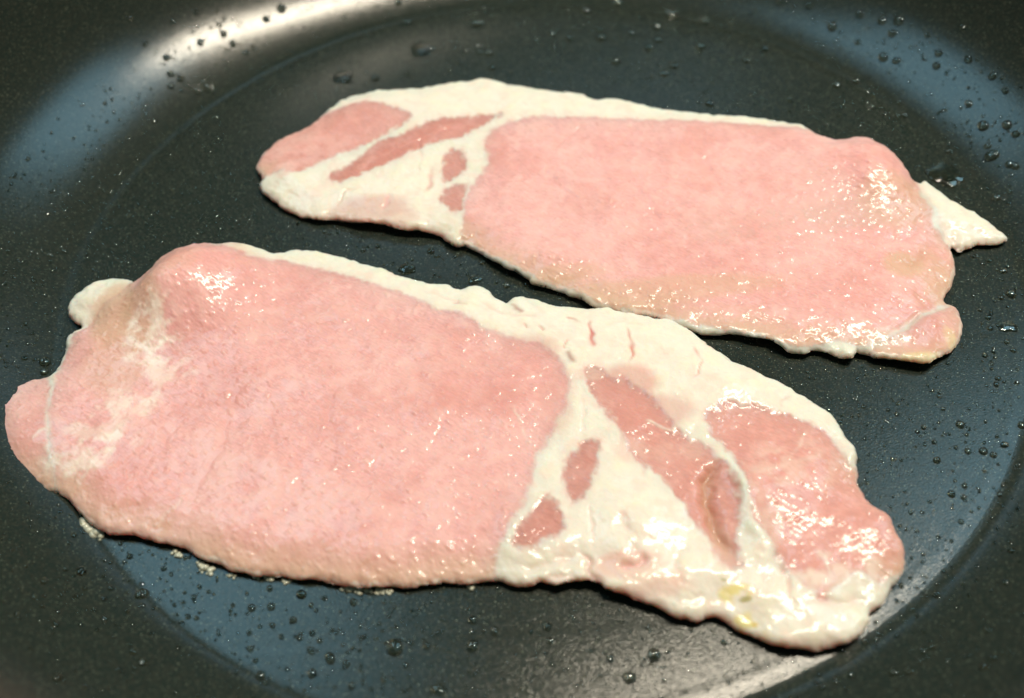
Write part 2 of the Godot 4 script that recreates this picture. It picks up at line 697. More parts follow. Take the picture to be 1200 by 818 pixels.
func near_slice() -> void:
	var root := slice_root("pork_slice", Vector3(-0.0210, 0, 0.0460), "raw pork loin slice in front, with yellow stains on its fatty right end")
	var outline := [Vector2(-95.8, -13.7), Vector2(-92.5, -16.8), Vector2(-89.4, -19.2), Vector2(-84.6, -20.4), Vector2(-83.2, -21.5), Vector2(-82.4, -26.1), Vector2(-82.5, -31.2), Vector2(-79.9, -33.4), Vector2(-81.5, -35.4), Vector2(-84.2, -38.2), Vector2(-85.0, -40.8), Vector2(-83.5, -44.4), Vector2(-78.6, -48.1), Vector2(-72.7, -47.6), Vector2(-70.3, -45.5), Vector2(-68.7, -45.9), Vector2(-66.8, -47.7), Vector2(-63.5, -50.9), Vector2(-60.6, -52.3), Vector2(-56.0, -52.7), Vector2(-51.5, -52.5), Vector2(-48.5, -53.5), Vector2(-44.8, -53.4), Vector2(-38.5, -52.1), Vector2(-33.3, -53.4), Vector2(-23.2, -50.4), Vector2(-18.6, -47.8), Vector2(-13.2, -45.0), Vector2(-7.9, -41.8), Vector2(-4.0, -40.7), Vector2(-1.0, -39.8), Vector2(1.7, -38.8), Vector2(3.6, -37.3), Vector2(5.5, -38.4), Vector2(8.6, -37.8), Vector2(10.4, -36.1), Vector2(12.0, -33.9), Vector2(13.8, -32.4), Vector2(15.4, -33.6), Vector2(17.9, -33.6), Vector2(21.5, -32.0), Vector2(27.7, -29.8), Vector2(33.7, -28.8), Vector2(39.7, -27.2), Vector2(45.7, -25.2), Vector2(51.3, -22.4), Vector2(55.7, -16.5), Vector2(58.7, -13.0), Vector2(63.6, -8.7), Vector2(68.6, -4.5), Vector2(72.9, -0.6), Vector2(75.7, 1.9), Vector2(77.4, 5.0), Vector2(78.3, 8.6), Vector2(78.9, 12.0), Vector2(78.6, 15.3), Vector2(77.5, 20.0), Vector2(78.4, 24.3), Vector2(80.2, 27.1), Vector2(81.1, 29.8), Vector2(81.6, 32.8), Vector2(81.7, 35.7), Vector2(80.4, 38.3), Vector2(79.0, 39.6), Vector2(75.9, 43.4), Vector2(72.9, 45.2), Vector2(71.6, 47.5), Vector2(69.5, 49.2), Vector2(66.3, 50.4), Vector2(61.8, 51.3), Vector2(59.9, 50.7), Vector2(57.6, 50.7), Vector2(55.0, 49.6), Vector2(51.9, 48.0), Vector2(49.0, 46.1), Vector2(46.4, 44.0), Vector2(44.7, 43.7), Vector2(43.0, 44.4), Vector2(40.6, 43.9), Vector2(37.5, 42.1), Vector2(33.7, 40.2), Vector2(31.3, 39.2), Vector2(28.5, 37.9), Vector2(26.3, 36.1), Vector2(24.2, 35.6), Vector2(21.8, 35.7), Vector2(19.2, 36.4), Vector2(16.7, 35.3), Vector2(13.6, 35.9), Vector2(11.2, 34.9), Vector2(9.2, 34.1), Vector2(5.7, 34.2), Vector2(-1.9, 33.9), Vector2(-8.5, 33.9), Vector2(-15.7, 33.5), Vector2(-23.9, 31.5), Vector2(-29.2, 30.5), Vector2(-37.1, 29.0), Vector2(-41.3, 27.1), Vector2(-46.3, 24.8), Vector2(-49.8, 22.8), Vector2(-54.4, 21.2), Vector2(-59.4, 19.5), Vector2(-63.9, 18.6), Vector2(-68.2, 16.1), Vector2(-72.6, 11.0), Vector2(-78.9, 7.4), Vector2(-84.0, 5.1), Vector2(-87.5, 3.2), Vector2(-91.5, -1.0), Vector2(-94.4, -6.9)]
	var regions := [
		["loin_eye", [Vector2(-82.0, -17.3), Vector2(-81.7, -22.1), Vector2(-81.2, -28.0), Vector2(-79.8, -33.2), Vector2(-76.6, -37.1), Vector2(-72.0, -41.2), Vector2(-68.7, -45.9), Vector2(-66.2, -53.2), Vector2(-59.0, -57.5), Vector2(-52.7, -51.5), Vector2(-49.1, -50.0), Vector2(-43.7, -48.2), Vector2(-36.5, -48.1), Vector2(-22.6, -43.2), Vector2(-18.6, -41.0), Vector2(-14.1, -38.5), Vector2(-6.5, -34.4), Vector2(-0.9, -30.0), Vector2(4.6, -27.8), Vector2(8.2, -24.5), Vector2(12.1, -21.7), Vector2(17.1, -19.9), Vector2(20.6, -18.4), Vector2(22.9, -15.8), Vector2(24.6, -12.7), Vector2(25.6, -9.0), Vector2(25.5, -5.5), Vector2(24.3, -1.3), Vector2(22.3, 2.1), Vector2(20.8, 5.6), Vector2(18.7, 7.4), Vector2(17.5, 10.3), Vector2(16.4, 15.0), Vector2(14.8, 19.9), Vector2(12.4, 23.5), Vector2(10.3, 26.7), Vector2(9.2, 30.8), Vector2(8.2, 33.4), Vector2(7.4, 38.6), Vector2(-33.1, 38.7), Vector2(-72.6, 22.3), Vector2(-75.9, 7.2), Vector2(-77.5, 1.1), Vector2(-80.2, -7.4)], 1, LEAN, false],
		["end_lobe", [Vector2(-94.2, -13.0), Vector2(-89.7, -19.3), Vector2(-84.1, -20.0), Vector2(-81.8, -11.9), Vector2(-79.9, -5.3), Vector2(-78.3, 1.0), Vector2(-76.6, 5.6), Vector2(-78.1, 12.8), Vector2(-90.9, 2.0)], 1, LEAN, true],
		["fat_nub", [Vector2(-78.7, -32.4), Vector2(-83.7, -32.0), Vector2(-87.8, -41.3), Vector2(-83.7, -48.9), Vector2(-73.4, -50.0), Vector2(-68.7, -46.2), Vector2(-72.0, -41.2), Vector2(-76.5, -36.8)], 0, FAT, false, "creamy white nub of fat sticking out"],
		["small_muscle", [Vector2(29.6, 6.4), Vector2(29.8, 9.4), Vector2(28.6, 14.5), Vector2(26.9, 17.8), Vector2(24.9, 20.2), Vector2(23.6, 20.7), Vector2(22.7, 18.0), Vector2(22.4, 15.0), Vector2(23.3, 11.4), Vector2(25.7, 8.6)], 1, DEEP, false],
		["small_muscle", [Vector2(18.9, 18.6), Vector2(21.0, 21.4), Vector2(22.0, 24.3), Vector2(21.4, 26.2), Vector2(18.5, 27.9), Vector2(15.9, 29.1), Vector2(13.8, 29.3), Vector2(12.6, 28.8), Vector2(12.2, 27.1), Vector2(13.6, 24.5), Vector2(16.5, 21.0)], 1, DEEP, false],
		["band_muscle", [Vector2(28.8, -10.9), Vector2(30.9, -11.2), Vector2(34.2, -8.7), Vector2(37.4, -6.8), Vector2(40.4, -3.7), Vector2(43.0, 0.1), Vector2(44.8, 4.4), Vector2(48.0, 8.3), Vector2(51.5, 12.0), Vector2(53.5, 14.1), Vector2(54.6, 18.0), Vector2(54.1, 23.5), Vector2(53.2, 27.9), Vector2(52.0, 32.1), Vector2(51.7, 35.8), Vector2(50.3, 36.7), Vector2(48.9, 34.4), Vector2(47.9, 31.6), Vector2(46.7, 29.1), Vector2(45.1, 25.8), Vector2(43.3, 21.2), Vector2(41.3, 17.7), Vector2(38.8, 14.2), Vector2(36.0, 10.7), Vector2(34.3, 4.5), Vector2(32.3, 0.2), Vector2(30.2, -4.2)], 1, Color(0.60, 0.26, 0.21), false, "dark pink strip of muscle ending in a deep fold"],
		["end_muscle", [Vector2(51.7, 2.5), Vector2(54.4, 0.9), Vector2(58.0, 0.6), Vector2(62.3, 1.6), Vector2(67.2, 3.7), Vector2(72.1, 6.6), Vector2(74.7, 10.0), Vector2(76.3, 13.9), Vector2(76.6, 17.0), Vector2(79.9, 17.8), Vector2(83.5, 34.6), Vector2(81.3, 38.1), Vector2(78.0, 38.8), Vector2(75.5, 40.2), Vector2(73.0, 38.4), Vector2(71.2, 38.1), Vector2(69.3, 39.8), Vector2(66.4, 41.2), Vector2(64.7, 43.3), Vector2(63.1, 40.9), Vector2(61.1, 38.6), Vector2(60.0, 36.9), Vector2(58.7, 34.0), Vector2(57.5, 30.5), Vector2(56.3, 26.4), Vector2(56.1, 22.8), Vector2(56.2, 19.3), Vector2(56.0, 15.7), Vector2(54.2, 12.2), Vector2(52.9, 8.6), Vector2(51.6, 6.0)], 1, Color(0.63, 0.28, 0.23), false],
	]
	var lines := [
	[[Vector2(31.2, 23.4), Vector2(33.6, 28.9), Vector2(34.3, 33.3)], 1.80, 0.50, PALEPINK, 0.30],
	[[Vector2(42.5, 31.4), Vector2(40.3, 35.4), Vector2(41.2, 39.5)], 1.60, 0.50, PALEPINK, 0.35],
	[[Vector2(11.9, 31.5), Vector2(16.4, 33.0), Vector2(21.1, 31.7), Vector2(24.3, 29.9)], 1.60, 0.50, PALEPINK, 0.25],
	[[Vector2(61.2, 42.7), Vector2(67.4, 43.9), Vector2(71.6, 41.9)], 1.40, 0.35, PALEPINK, 0.25],
	[[Vector2(32.9, -21.0), Vector2(38.6, -23.6), Vector2(43.8, -21.2)], 1.50, 0.25, PALEPINK, 0.20],
	[[Vector2(8.0, -33.2), Vector2(13.3, -28.4), Vector2(22.4, -26.1)], 1.00, 0.30, PALEPINK, 0.35],
	[[Vector2(-5.2, -37.1), Vector2(0.5, -34.0), Vector2(7.8, -29.5)], 0.80, 0.20, PALEPINK, 0.30],
	[[Vector2(25.7, -15.6), Vector2(26.5, -14.1), Vector2(27.5, -12.2)], 1.20, 0.06, DARKRED, 0.95],
	[[Vector2(26.6, -25.7), Vector2(28.0, -25.3), Vector2(29.5, -23.7)], 0.70, 0.10, RED, 0.60],
	[[Vector2(31.4, -24.5), Vector2(31.4, -21.1), Vector2(31.4, -15.7)], 0.75, 0.20, RED, 0.85],
	[[Vector2(39.1, -21.9), Vector2(39.4, -18.0), Vector2(39.7, -14.0), Vector2(38.6, -12.3), Vector2(37.9, -10.6)], 0.75, 0.15, RED, 0.65],
	[[Vector2(52.5, -16.1), Vector2(52.6, -12.9), Vector2(53.0, -9.9), Vector2(50.6, -5.7)], 0.50, 0.20, RED, 0.40],
	[[Vector2(26.2, -18.8), Vector2(25.4, -16.3)], 0.50, 0.20, RED, 0.50],
	[[Vector2(14.6, -31.6), Vector2(15.8, -30.0), Vector2(17.2, -27.8)], 0.90, 0.10, DARKRED, 0.60],
	[[Vector2(69.7, -1.8), Vector2(68.0, 0.4), Vector2(66.4, 2.8)], 0.60, 0.20, RED, 0.45],
	[[Vector2(1.7, -32.1), Vector2(4.2, -31.3), Vector2(5.4, -29.9)], 0.50, 0.40, RED, 0.40],
	[[Vector2(17.2, -24.6), Vector2(17.8, -22.9)], 0.50, 0.30, RED, 0.40],
	[[Vector2(20.6, -23.6), Vector2(21.5, -21.8)], 0.50, 0.30, RED, 0.40],
	[[Vector2(52.7, 13.3), Vector2(50.4, 16.1), Vector2(49.0, 19.4), Vector2(48.5, 22.1), Vector2(48.7, 25.4), Vector2(49.2, 29.0), Vector2(49.8, 32.3), Vector2(50.6, 35.4)], 2.00, 1.40, BROWN, 0.65],
	[[Vector2(54.4, 13.0), Vector2(55.9, 15.8), Vector2(56.2, 20.9), Vector2(56.3, 26.4), Vector2(57.5, 32.5), Vector2(59.4, 37.4)], 3.20, -1.00, FAT, 0.00],
	[[Vector2(57.9, 34.3), Vector2(58.8, 36.3), Vector2(59.7, 38.1)], 1.30, 0.90, LEAN, 0.60],
	[[Vector2(60.3, 37.4), Vector2(59.8, 41.0), Vector2(59.0, 44.9)], 0.70, 0.40, RED, 0.35],
	[[Vector2(24.3, 29.9), Vector2(25.2, 32.0), Vector2(25.3, 34.7), Vector2(27.9, 36.3)], 0.90, 0.80, RED, 0.50],
	[[Vector2(26.8, 20.4), Vector2(26.8, 24.9), Vector2(26.3, 30.9)], 0.50, 0.30, LEAN, 0.35],
	[[Vector2(17.8, 34.5), Vector2(20.8, 35.0), Vector2(23.3, 33.9)], 0.80, 0.50, LEAN, 0.20],
	[[Vector2(30.6, 34.6), Vector2(33.7, 34.1), Vector2(36.5, 32.6)], 1.40, 0.70, LEAN, 0.35],
	[[Vector2(36.9, 9.8), Vector2(37.6, 13.7), Vector2(38.0, 16.6)], 0.80, 0.30, LEAN, 0.40],
	[[Vector2(39.5, 2.9), Vector2(41.8, 4.8), Vector2(44.9, 5.9)], 0.70, -0.15, FAT, 0.60],
	[[Vector2(28.1, -8.8), Vector2(28.1, -2.3), Vector2(27.3, 3.9), Vector2(25.9, 6.9)], 0.50, 0.30, LEAN, 0.20],
	[[Vector2(-71.8, 10.6), Vector2(-70.5, 6.9), Vector2(-65.1, -4.0), Vector2(-62.5, -8.5)], 0.90, -0.10, FAT, 0.35],
	[[Vector2(-82.3, -16.4), Vector2(-80.2, -7.4), Vector2(-77.9, 0.1), Vector2(-74.9, 4.3)], 0.80, 0.05, FATWISP, 0.25],
	[[Vector2(-82.5, -2.0), Vector2(-80.6, -4.3), Vector2(-79.7, -5.3)], 0.80, -0.10, FAT, 0.60],
	[[Vector2(-56.2, -18.2), Vector2(-55.5, -11.3), Vector2(-56.7, -5.0), Vector2(-54.2, 4.1)], 1.20, 0.17, LEAN, 0.41],
	[[Vector2(-42.5, -12.9), Vector2(-44.2, -4.3), Vector2(-43.9, 1.9), Vector2(-45.6, 6.8), Vector2(-47.4, 11.5), Vector2(-47.4, 13.8)], 1.60, 0.23, LEAN, 0.47],
	[[Vector2(-34.7, -5.6), Vector2(-34.1, 0.7), Vector2(-33.0, 6.9)], 1.20, 0.17, LEAN, 0.41],
	[[Vector2(-58.5, -5.6), Vector2(-59.1, 0.6), Vector2(-63.3, 5.3), Vector2(-65.9, 10.3)], 1.10, 0.17, LEAN, 0.41],
	[[Vector2(-43.5, 14.3), Vector2(-40.4, 15.4), Vector2(-38.1, 14.5), Vector2(-36.1, 10.5)], 1.20, 0.17, LEAN, 0.41],
	[[Vector2(-18.6, -39.7), Vector2(-32.0, -40.2), Vector2(-39.4, -37.8)], 1.20, 0.15, LEAN, 0.27],
	[[Vector2(-0.7, -11.8), Vector2(7.2, -9.5), Vector2(21.1, -8.7), Vector2(25.0, -9.9)], 1.40, 0.17, LEAN, 0.54],
	[[Vector2(-10.7, 11.6), Vector2(-3.3, 7.4), Vector2(0.1, -0.5), Vector2(3.6, -6.6)], 1.20, 0.12, LEAN, 0.30],
	[[Vector2(2.8, 8.3), Vector2(6.9, 8.2), Vector2(8.1, 3.3), Vector2(10.0, -1.7)], 0.90, 0.15, LEAN, 0.41],
	[[Vector2(13.8, -3.5), Vector2(15.5, 2.9), Vector2(17.4, 7.1)], 0.70, -0.05, FAT, 0.45],
	[[Vector2(-21.0, -13.2), Vector2(-23.1, -4.6), Vector2(-21.4, 3.8), Vector2(-22.9, 11.6)], 1.10, 0.15, LEAN, 0.34],
	[[Vector2(-59.4, 8.6), Vector2(-56.6, 0.9), Vector2(-53.3, -3.0)], 0.70, 0.12, LEAN, 0.34],
	[[Vector2(-30.3, 20.3), Vector2(-27.7, 13.1), Vector2(-27.8, 7.3)], 1.00, 0.15, LEAN, 0.27],
	[[Vector2(-54.4, 18.4), Vector2(-50.9, 15.0), Vector2(-49.1, 11.3)], 0.80, 0.05, FAT, 0.35],
	[[Vector2(-13.4, 1.5), Vector2(-12.6, 6.6), Vector2(-14.7, 12.3), Vector2(-13.5, 19.8)], 1.00, 0.15, LEAN, 0.30],
	[[Vector2(57.4, 18.2), Vector2(66.1, 15.2), Vector2(73.9, 13.1)], 0.70, 0.00, FAT, 0.30],
	[[Vector2(65.1, 16.0), Vector2(69.0, 9.5), Vector2(70.8, 7.7)], 0.60, 0.00, FAT, 0.25],
	[[Vector2(62.2, 10.7), Vector2(64.1, 11.1)], 0.90, 0.15, LEAN, 0.68],
	[[Vector2(65.7, 33.2), Vector2(67.3, 35.8), Vector2(67.0, 39.9)], 0.80, 0.00, FAT, 0.50],
	[[Vector2(71.2, 35.3), Vector2(73.9, 33.8), Vector2(75.4, 36.5), Vector2(77.3, 37.4)], 1.00, 0.00, FAT, 0.45],
]
	var stains := [
	[Vector2(50.3, 40.8), 3.2, 1.7, YELLOW, 0.80, 0.60],
	[Vector2(51.6, 45.3), 2.6, 1.5, YELLOW, 0.70, 0.60],
	[Vector2(51.7, 42.0), 1.2, 0.5, OLIVE, 0.80, 0.00],
	[Vector2(52.5, 46.3), 0.6, 0.5, OCHRE, 0.80, 0.20],
	[Vector2(50.0, 47.3), 0.7, 0.6, OCHRE, 0.75, 0.40],
	[Vector2(48.6, 38.3), 0.6, 0.3, OLIVE, 0.60, 0.00],
	[Vector2(54.1, 48.4), 1.4, 0.9, OCHRE, 0.30, 0.60],
	[Vector2(32.1, 34.0), 6.8, 2.8, PALEPINK, 0.75, 0.30],
	[Vector2(36.7, 38.5), 6.6, 2.2, PALEPINK, 0.50, 0.50],
	[Vector2(18.9, 35.8), 5.9, 1.3, PALEPINK, 0.30, 0.50],
	[Vector2(-65.3, -32.3), 5.3, 9.5, TAN, 0.70, 0.30],
	[Vector2(-60.8, -44.7), 7.8, 5.9, TAN, 0.35, 0.50],
	[Vector2(-72.5, -35.4), 5.4, 10.2, TAN, 0.75, 0.30],
	[Vector2(-69.5, -20.7), 7.3, 8.2, TAN, 0.40, 0.50],
	[Vector2(-62.8, -28.4), 6.4, 8.8, WHITE, 0.95, 1.00],
	[Vector2(-59.3, -18.6), 8.2, 5.1, WHITE, 0.60, 1.00],
	[Vector2(-63.9, -10.1), 7.8, 4.9, WHITE, 0.70, 1.00],
	[Vector2(-69.7, -4.2), 7.0, 3.9, WHITE, 0.45, 1.00],
	[Vector2(-71.5, 2.8), 8.2, 4.1, WHITE, 0.70, 1.00],
	[Vector2(-65.6, -0.7), 5.2, 2.5, WHITE, 0.70, 1.00],
	[Vector2(-84.2, -4.4), 3.9, 6.5, DARKLEAN, 0.35, 0.40],
	[Vector2(7.3, -9.2), 17.3, 8.6, DARKLEAN, 0.35, 0.50],
	[Vector2(18.2, -17.3), 6.2, 4.1, DARKLEAN, 0.40, 0.40],
	[Vector2(22.4, -2.5), 3.7, 8.2, DARKLEAN, 0.30, 0.40],
	[Vector2(-34.6, -31.9), 22.4, 9.8, DARKLEAN, 0.20, 0.60],
	[Vector2(-53.8, -49.4), 11.9, 6.9, DARKLEAN, 0.30, 0.40],
	[Vector2(37.3, -6.5), 6.8, 4.7, DARKLEAN, 0.60, 0.30],
	[Vector2(41.3, 1.3), 8.3, 4.5, DARKLEAN, 0.50, 0.40],
	[Vector2(29.9, -9.4), 3.4, 1.8, PALEPINK, 0.50, 0.40],
	[Vector2(49.5, 32.0), 2.1, 5.0, PALEPINK, 0.60, 0.30],
	[Vector2(36.0, 9.9), 3.6, 3.1, PALEPINK, 0.45, 0.50],
	[Vector2(45.7, 10.8), 6.4, 2.7, PALEPINK, 0.35, 0.60],
	[Vector2(69.4, 37.8), 8.7, 3.6, FATWISP, 0.70, 1.00],
	[Vector2(62.5, 38.9), 4.3, 3.2, FATWISP, 0.60, 1.00],
	[Vector2(58.5, 26.7), 3.6, 6.9, FATWISP, 0.40, 1.00],
	[Vector2(65.5, 16.3), 9.4, 7.5, FATWISP, 0.35, 1.00],
	[Vector2(-40.4, 11.3), 11.5, 7.6, PALELEAN, 0.50, 0.60],
	[Vector2(-44.8, 3.1), 6.8, 6.0, PALELEAN, 0.40, 0.60],
	[Vector2(-18.8, 20.5), 18.9, 8.8, PALELEAN, 0.40, 0.70],
	[Vector2(-11.9, -15.4), 15.9, 11.0, PALELEAN, 0.35, 0.70],
	[Vector2(-50.7, 17.9), 16.1, 4.6, PALELEAN, 0.50, 0.60],
	[Vector2(6.5, 15.2), 11.2, 10.9, PALELEAN, 0.30, 0.70],
]
	var raises := [
	[Vector2(-54.2, -44.1), 13.9, 15.1, 7.0],
	[Vector2(-62.3, -38.4), 7.6, 7.3, 2.5],
	[Vector2(26.5, 38.3), 13.3, 4.1, 1.6],
	[Vector2(62.6, 48.9), 12.7, 3.0, 1.0],
	[Vector2(80.4, 27.3), 6.1, 10.5, 1.6],
	[Vector2(62.1, -5.1), 20.2, 6.4, 0.8],
	[Vector2(37.3, 24.4), 9.3, 8.7, 1.2],
	[Vector2(-84.6, -5.8), 7.1, 8.7, 1.0],
	[Vector2(60.3, 19.0), 9.4, 7.3, 0.8],
]
	build_slice(root, 100, outline, regions, lines, stains, raises, 3.6, 0.5)


func far_slice() -> void:
	var root := slice_root("pork_slice_001", Vector3(0.0280, 0, -0.0110), "smaller raw pork loin slice behind, with a pointed white fat tip at right")
	var outline := [Vector2(-95.6, -26.8), Vector2(-95.6, -30.8), Vector2(-93.2, -35.6), Vector2(-88.1, -39.9), Vector2(-82.7, -43.3), Vector2(-79.0, -47.5), Vector2(-75.8, -51.6), Vector2(-70.9, -54.8), Vector2(-64.0, -56.3), Vector2(-54.7, -56.4), Vector2(-45.9, -57.3), Vector2(-37.1, -58.0), Vector2(-34.8, -57.7), Vector2(-31.6, -56.0), Vector2(-27.8, -54.0), Vector2(-21.7, -52.1), Vector2(-12.8, -48.8), Vector2(-10.0, -47.8), Vector2(-7.5, -45.2), Vector2(-3.4, -45.5), Vector2(3.6, -42.5), Vector2(7.7, -39.8), Vector2(14.1, -38.0), Vector2(23.2, -35.6), Vector2(31.5, -33.2), Vector2(38.4, -30.7), Vector2(43.4, -28.0), Vector2(47.2, -20.8), Vector2(54.7, -20.0), Vector2(58.5, -16.6), Vector2(60.7, -12.2), Vector2(62.5, -6.3), Vector2(63.7, -2.8), Vector2(66.8, -3.7), Vector2(71.4, 2.8), Vector2(75.9, 8.0), Vector2(78.0, 12.2), Vector2(79.2, 15.6), Vector2(75.8, 16.9), Vector2(71.8, 16.7), Vector2(67.3, 18.6), Vector2(66.6, 16.0), Vector2(65.4, 18.9), Vector2(64.8, 23.6), Vector2(61.6, 29.3), Vector2(58.7, 33.5), Vector2(60.3, 34.2), Vector2(61.2, 36.0), Vector2(61.0, 39.1), Vector2(59.5, 43.0), Vector2(56.8, 46.2), Vector2(52.6, 48.4), Vector2(49.2, 49.9), Vector2(45.5, 48.6), Vector2(42.3, 47.9), Vector2(38.8, 46.0), Vector2(36.9, 44.9), Vector2(35.6, 46.6), Vector2(34.3, 46.9), Vector2(32.7, 46.3), Vector2(29.2, 43.9), Vector2(26.8, 44.2), Vector2(23.8, 44.4), Vector2(21.9, 42.6), Vector2(19.3, 40.7), Vector2(16.0, 39.2), Vector2(10.8, 38.0), Vector2(5.6, 36.8), Vector2(0.6, 33.9), Vector2(-3.2, 31.4), Vector2(-9.8, 29.5), Vector2(-15.2, 27.7), Vector2(-20.9, 23.1), Vector2(-25.8, 20.3), Vector2(-29.2, 19.2), Vector2(-30.0, 17.3), Vector2(-35.6, 13.2), Vector2(-38.2, 10.8), Vector2(-43.1, 5.5), Vector2(-45.9, 5.3), Vector2(-49.2, 2.1), Vector2(-52.8, 0.3), Vector2(-57.9, -0.5), Vector2(-64.6, -3.3), Vector2(-69.7, -4.4), Vector2(-75.0, -6.4), Vector2(-80.1, -7.2), Vector2(-85.5, -10.2), Vector2(-88.2, -12.6), Vector2(-92.9, -17.5), Vector2(-94.3, -20.8), Vector2(-93.6, -22.7)]
	var regions := [
		["loin_eye", [Vector2(-38.1, -27.1), Vector2(-37.1, -31.1), Vector2(-34.3, -34.6), Vector2(-30.3, -36.9), Vector2(-21.4, -37.7), Vector2(-8.4, -35.5), Vector2(6.6, -33.1), Vector2(21.5, -30.8), Vector2(30.4, -29.0), Vector2(42.6, -25.6), Vector2(49.0, -22.7), Vector2(59.4, -17.6), Vector2(64.7, -3.7), Vector2(62.5, 2.4), Vector2(63.7, 5.6), Vector2(63.6, 11.9), Vector2(64.9, 16.5), Vector2(67.1, 22.6), Vector2(63.3, 31.3), Vector2(57.6, 34.7), Vector2(53.2, 37.0), Vector2(48.2, 39.9), Vector2(43.3, 43.2), Vector2(39.1, 44.2), Vector2(36.0, 43.9), Vector2(33.8, 42.3), Vector2(31.0, 43.0), Vector2(25.5, 43.4), Vector2(21.5, 41.6), Vector2(16.4, 38.8), Vector2(9.1, 36.4), Vector2(2.3, 33.9), Vector2(-3.3, 31.4), Vector2(-9.8, 29.0), Vector2(-15.1, 26.5), Vector2(-20.3, 22.7), Vector2(-25.7, 19.8), Vector2(-29.9, 16.8), Vector2(-34.9, 12.2), Vector2(-38.1, 10.0), Vector2(-41.5, 6.3), Vector2(-43.8, 4.7), Vector2(-43.9, 0.3), Vector2(-42.8, -9.1), Vector2(-40.7, -13.5), Vector2(-38.4, -18.3), Vector2(-36.5, -23.3)], 1, LEAN, false],
		["end_lobe", [Vector2(57.0, 35.9), Vector2(64.2, 33.9), Vector2(59.8, 46.5), Vector2(47.6, 52.2), Vector2(39.8, 49.2), Vector2(39.4, 45.6), Vector2(44.0, 43.7), Vector2(48.5, 41.1), Vector2(53.4, 38.0)], 1, LEAN, true],
		["fat_nub", [Vector2(63.6, -1.6), Vector2(71.2, -4.1), Vector2(80.0, 15.8), Vector2(72.3, 21.6), Vector2(65.4, 18.2), Vector2(64.6, 12.6), Vector2(64.8, 5.7)], 0, FAT, false, "pointed creamy white tip of fat"],
		["end_muscle", [Vector2(-96.5, -26.9), Vector2(-93.0, -36.6), Vector2(-86.8, -41.2), Vector2(-78.2, -46.3), Vector2(-74.8, -47.0), Vector2(-70.4, -48.0), Vector2(-64.7, -47.7), Vector2(-60.1, -45.4), Vector2(-56.5, -42.4), Vector2(-57.8, -39.3), Vector2(-63.2, -35.0), Vector2(-68.6, -31.2), Vector2(-73.9, -29.1), Vector2(-79.5, -25.7), Vector2(-85.2, -22.0), Vector2(-88.9, -23.4), Vector2(-92.2, -22.5), Vector2(-95.5, -21.9)], 1, Color(0.62, 0.28, 0.235), false],
		["band_muscle", [Vector2(-32.3, -40.0), Vector2(-37.6, -39.9), Vector2(-46.1, -39.8), Vector2(-51.6, -38.6), Vector2(-57.8, -34.8), Vector2(-65.3, -31.8), Vector2(-70.5, -25.7), Vector2(-77.0, -19.9), Vector2(-73.7, -17.6), Vector2(-70.2, -19.2), Vector2(-64.0, -22.4), Vector2(-57.6, -26.6), Vector2(-51.2, -29.9), Vector2(-43.6, -31.8), Vector2(-37.8, -36.4)], 1, DEEP, false, "long dark pink strip of muscle"],
		["small_muscle", [Vector2(-45.4, -27.9), Vector2(-43.7, -26.4), Vector2(-42.5, -22.6), Vector2(-43.5, -18.5), Vector2(-45.8, -16.2), Vector2(-48.3, -15.9), Vector2(-48.5, -20.7), Vector2(-47.4, -25.5)], 1, DEEP, false],
		["small_muscle", [Vector2(-42.7, -13.7), Vector2(-43.3, -8.5), Vector2(-44.2, -4.1), Vector2(-45.4, -3.6), Vector2(-47.6, -6.2), Vector2(-49.2, -9.1), Vector2(-48.1, -12.7), Vector2(-46.1, -13.7)], 1, DEEP, false],
	]
	var lines := [
	[[Vector2(57.7, 35.0), Vector2(53.1, 37.2), Vector2(46.6, 40.9), Vector2(42.4, 43.1)], 1.20, 0.50, FAT, 0.35],
	[[Vector2(-71.3, -19.9), Vector2(-63.0, -27.2), Vector2(-52.3, -32.8), Vector2(-41.2, -37.8)], 0.80, 0.20, LEAN, 0.30],
	[[Vector2(-50.4, -21.9), Vector2(-51.4, -16.2), Vector2(-52.7, -11.0)], 1.00, 0.20, RED, 0.45],
	[[Vector2(-54.5, -32.3), Vector2(-54.0, -23.9), Vector2(-54.8, -17.5)], 0.60, 0.30, LEAN, 0.15],
	[[Vector2(-10.8, -33.7), Vector2(-17.8, -28.3), Vector2(-22.8, -18.9)], 1.00, 0.30, LEAN, 0.25],
	[[Vector2(62.7, 7.0), Vector2(59.7, 11.5), Vector2(55.8, 14.7), Vector2(49.4, 15.5)], 1.20, 0.35, LEAN, 0.30],
	[[Vector2(58.5, 18.5), Vector2(55.3, 22.8), Vector2(52.5, 24.3)], 2.00, 0.40, BROWN, 0.25],
	[[Vector2(53.5, 30.3), Vector2(53.2, 34.0), Vector2(54.4, 36.1)], 1.60, 0.30, BROWN, 0.30],
	[[Vector2(-6.6, -13.9), Vector2(-0.5, -5.5), Vector2(2.6, 7.9)], 1.10, 0.30, LEAN, 0.25],
	[[Vector2(-26.8, -22.6), Vector2(-21.2, -12.4), Vector2(-15.8, -4.1)], 1.00, 0.25, LEAN, 0.22],
	[[Vector2(11.8, -25.0), Vector2(16.4, -14.6), Vector2(18.2, -2.1)], 1.00, 0.25, LEAN, 0.22],
	[[Vector2(59.6, 2.3), Vector2(62.5, -1.9), Vector2(64.4, -4.8)], 1.80, 0.30, BROWN, 0.35],
	[[Vector2(-74.3, -10.2), Vector2(-72.4, -13.7), Vector2(-68.9, -14.3)], 0.60, 0.30, LEAN, 0.30],
	[[Vector2(-61.6, -12.0), Vector2(-62.1, -9.0), Vector2(-63.5, -6.7)], 0.80, 0.20, LEAN, 0.40],
]
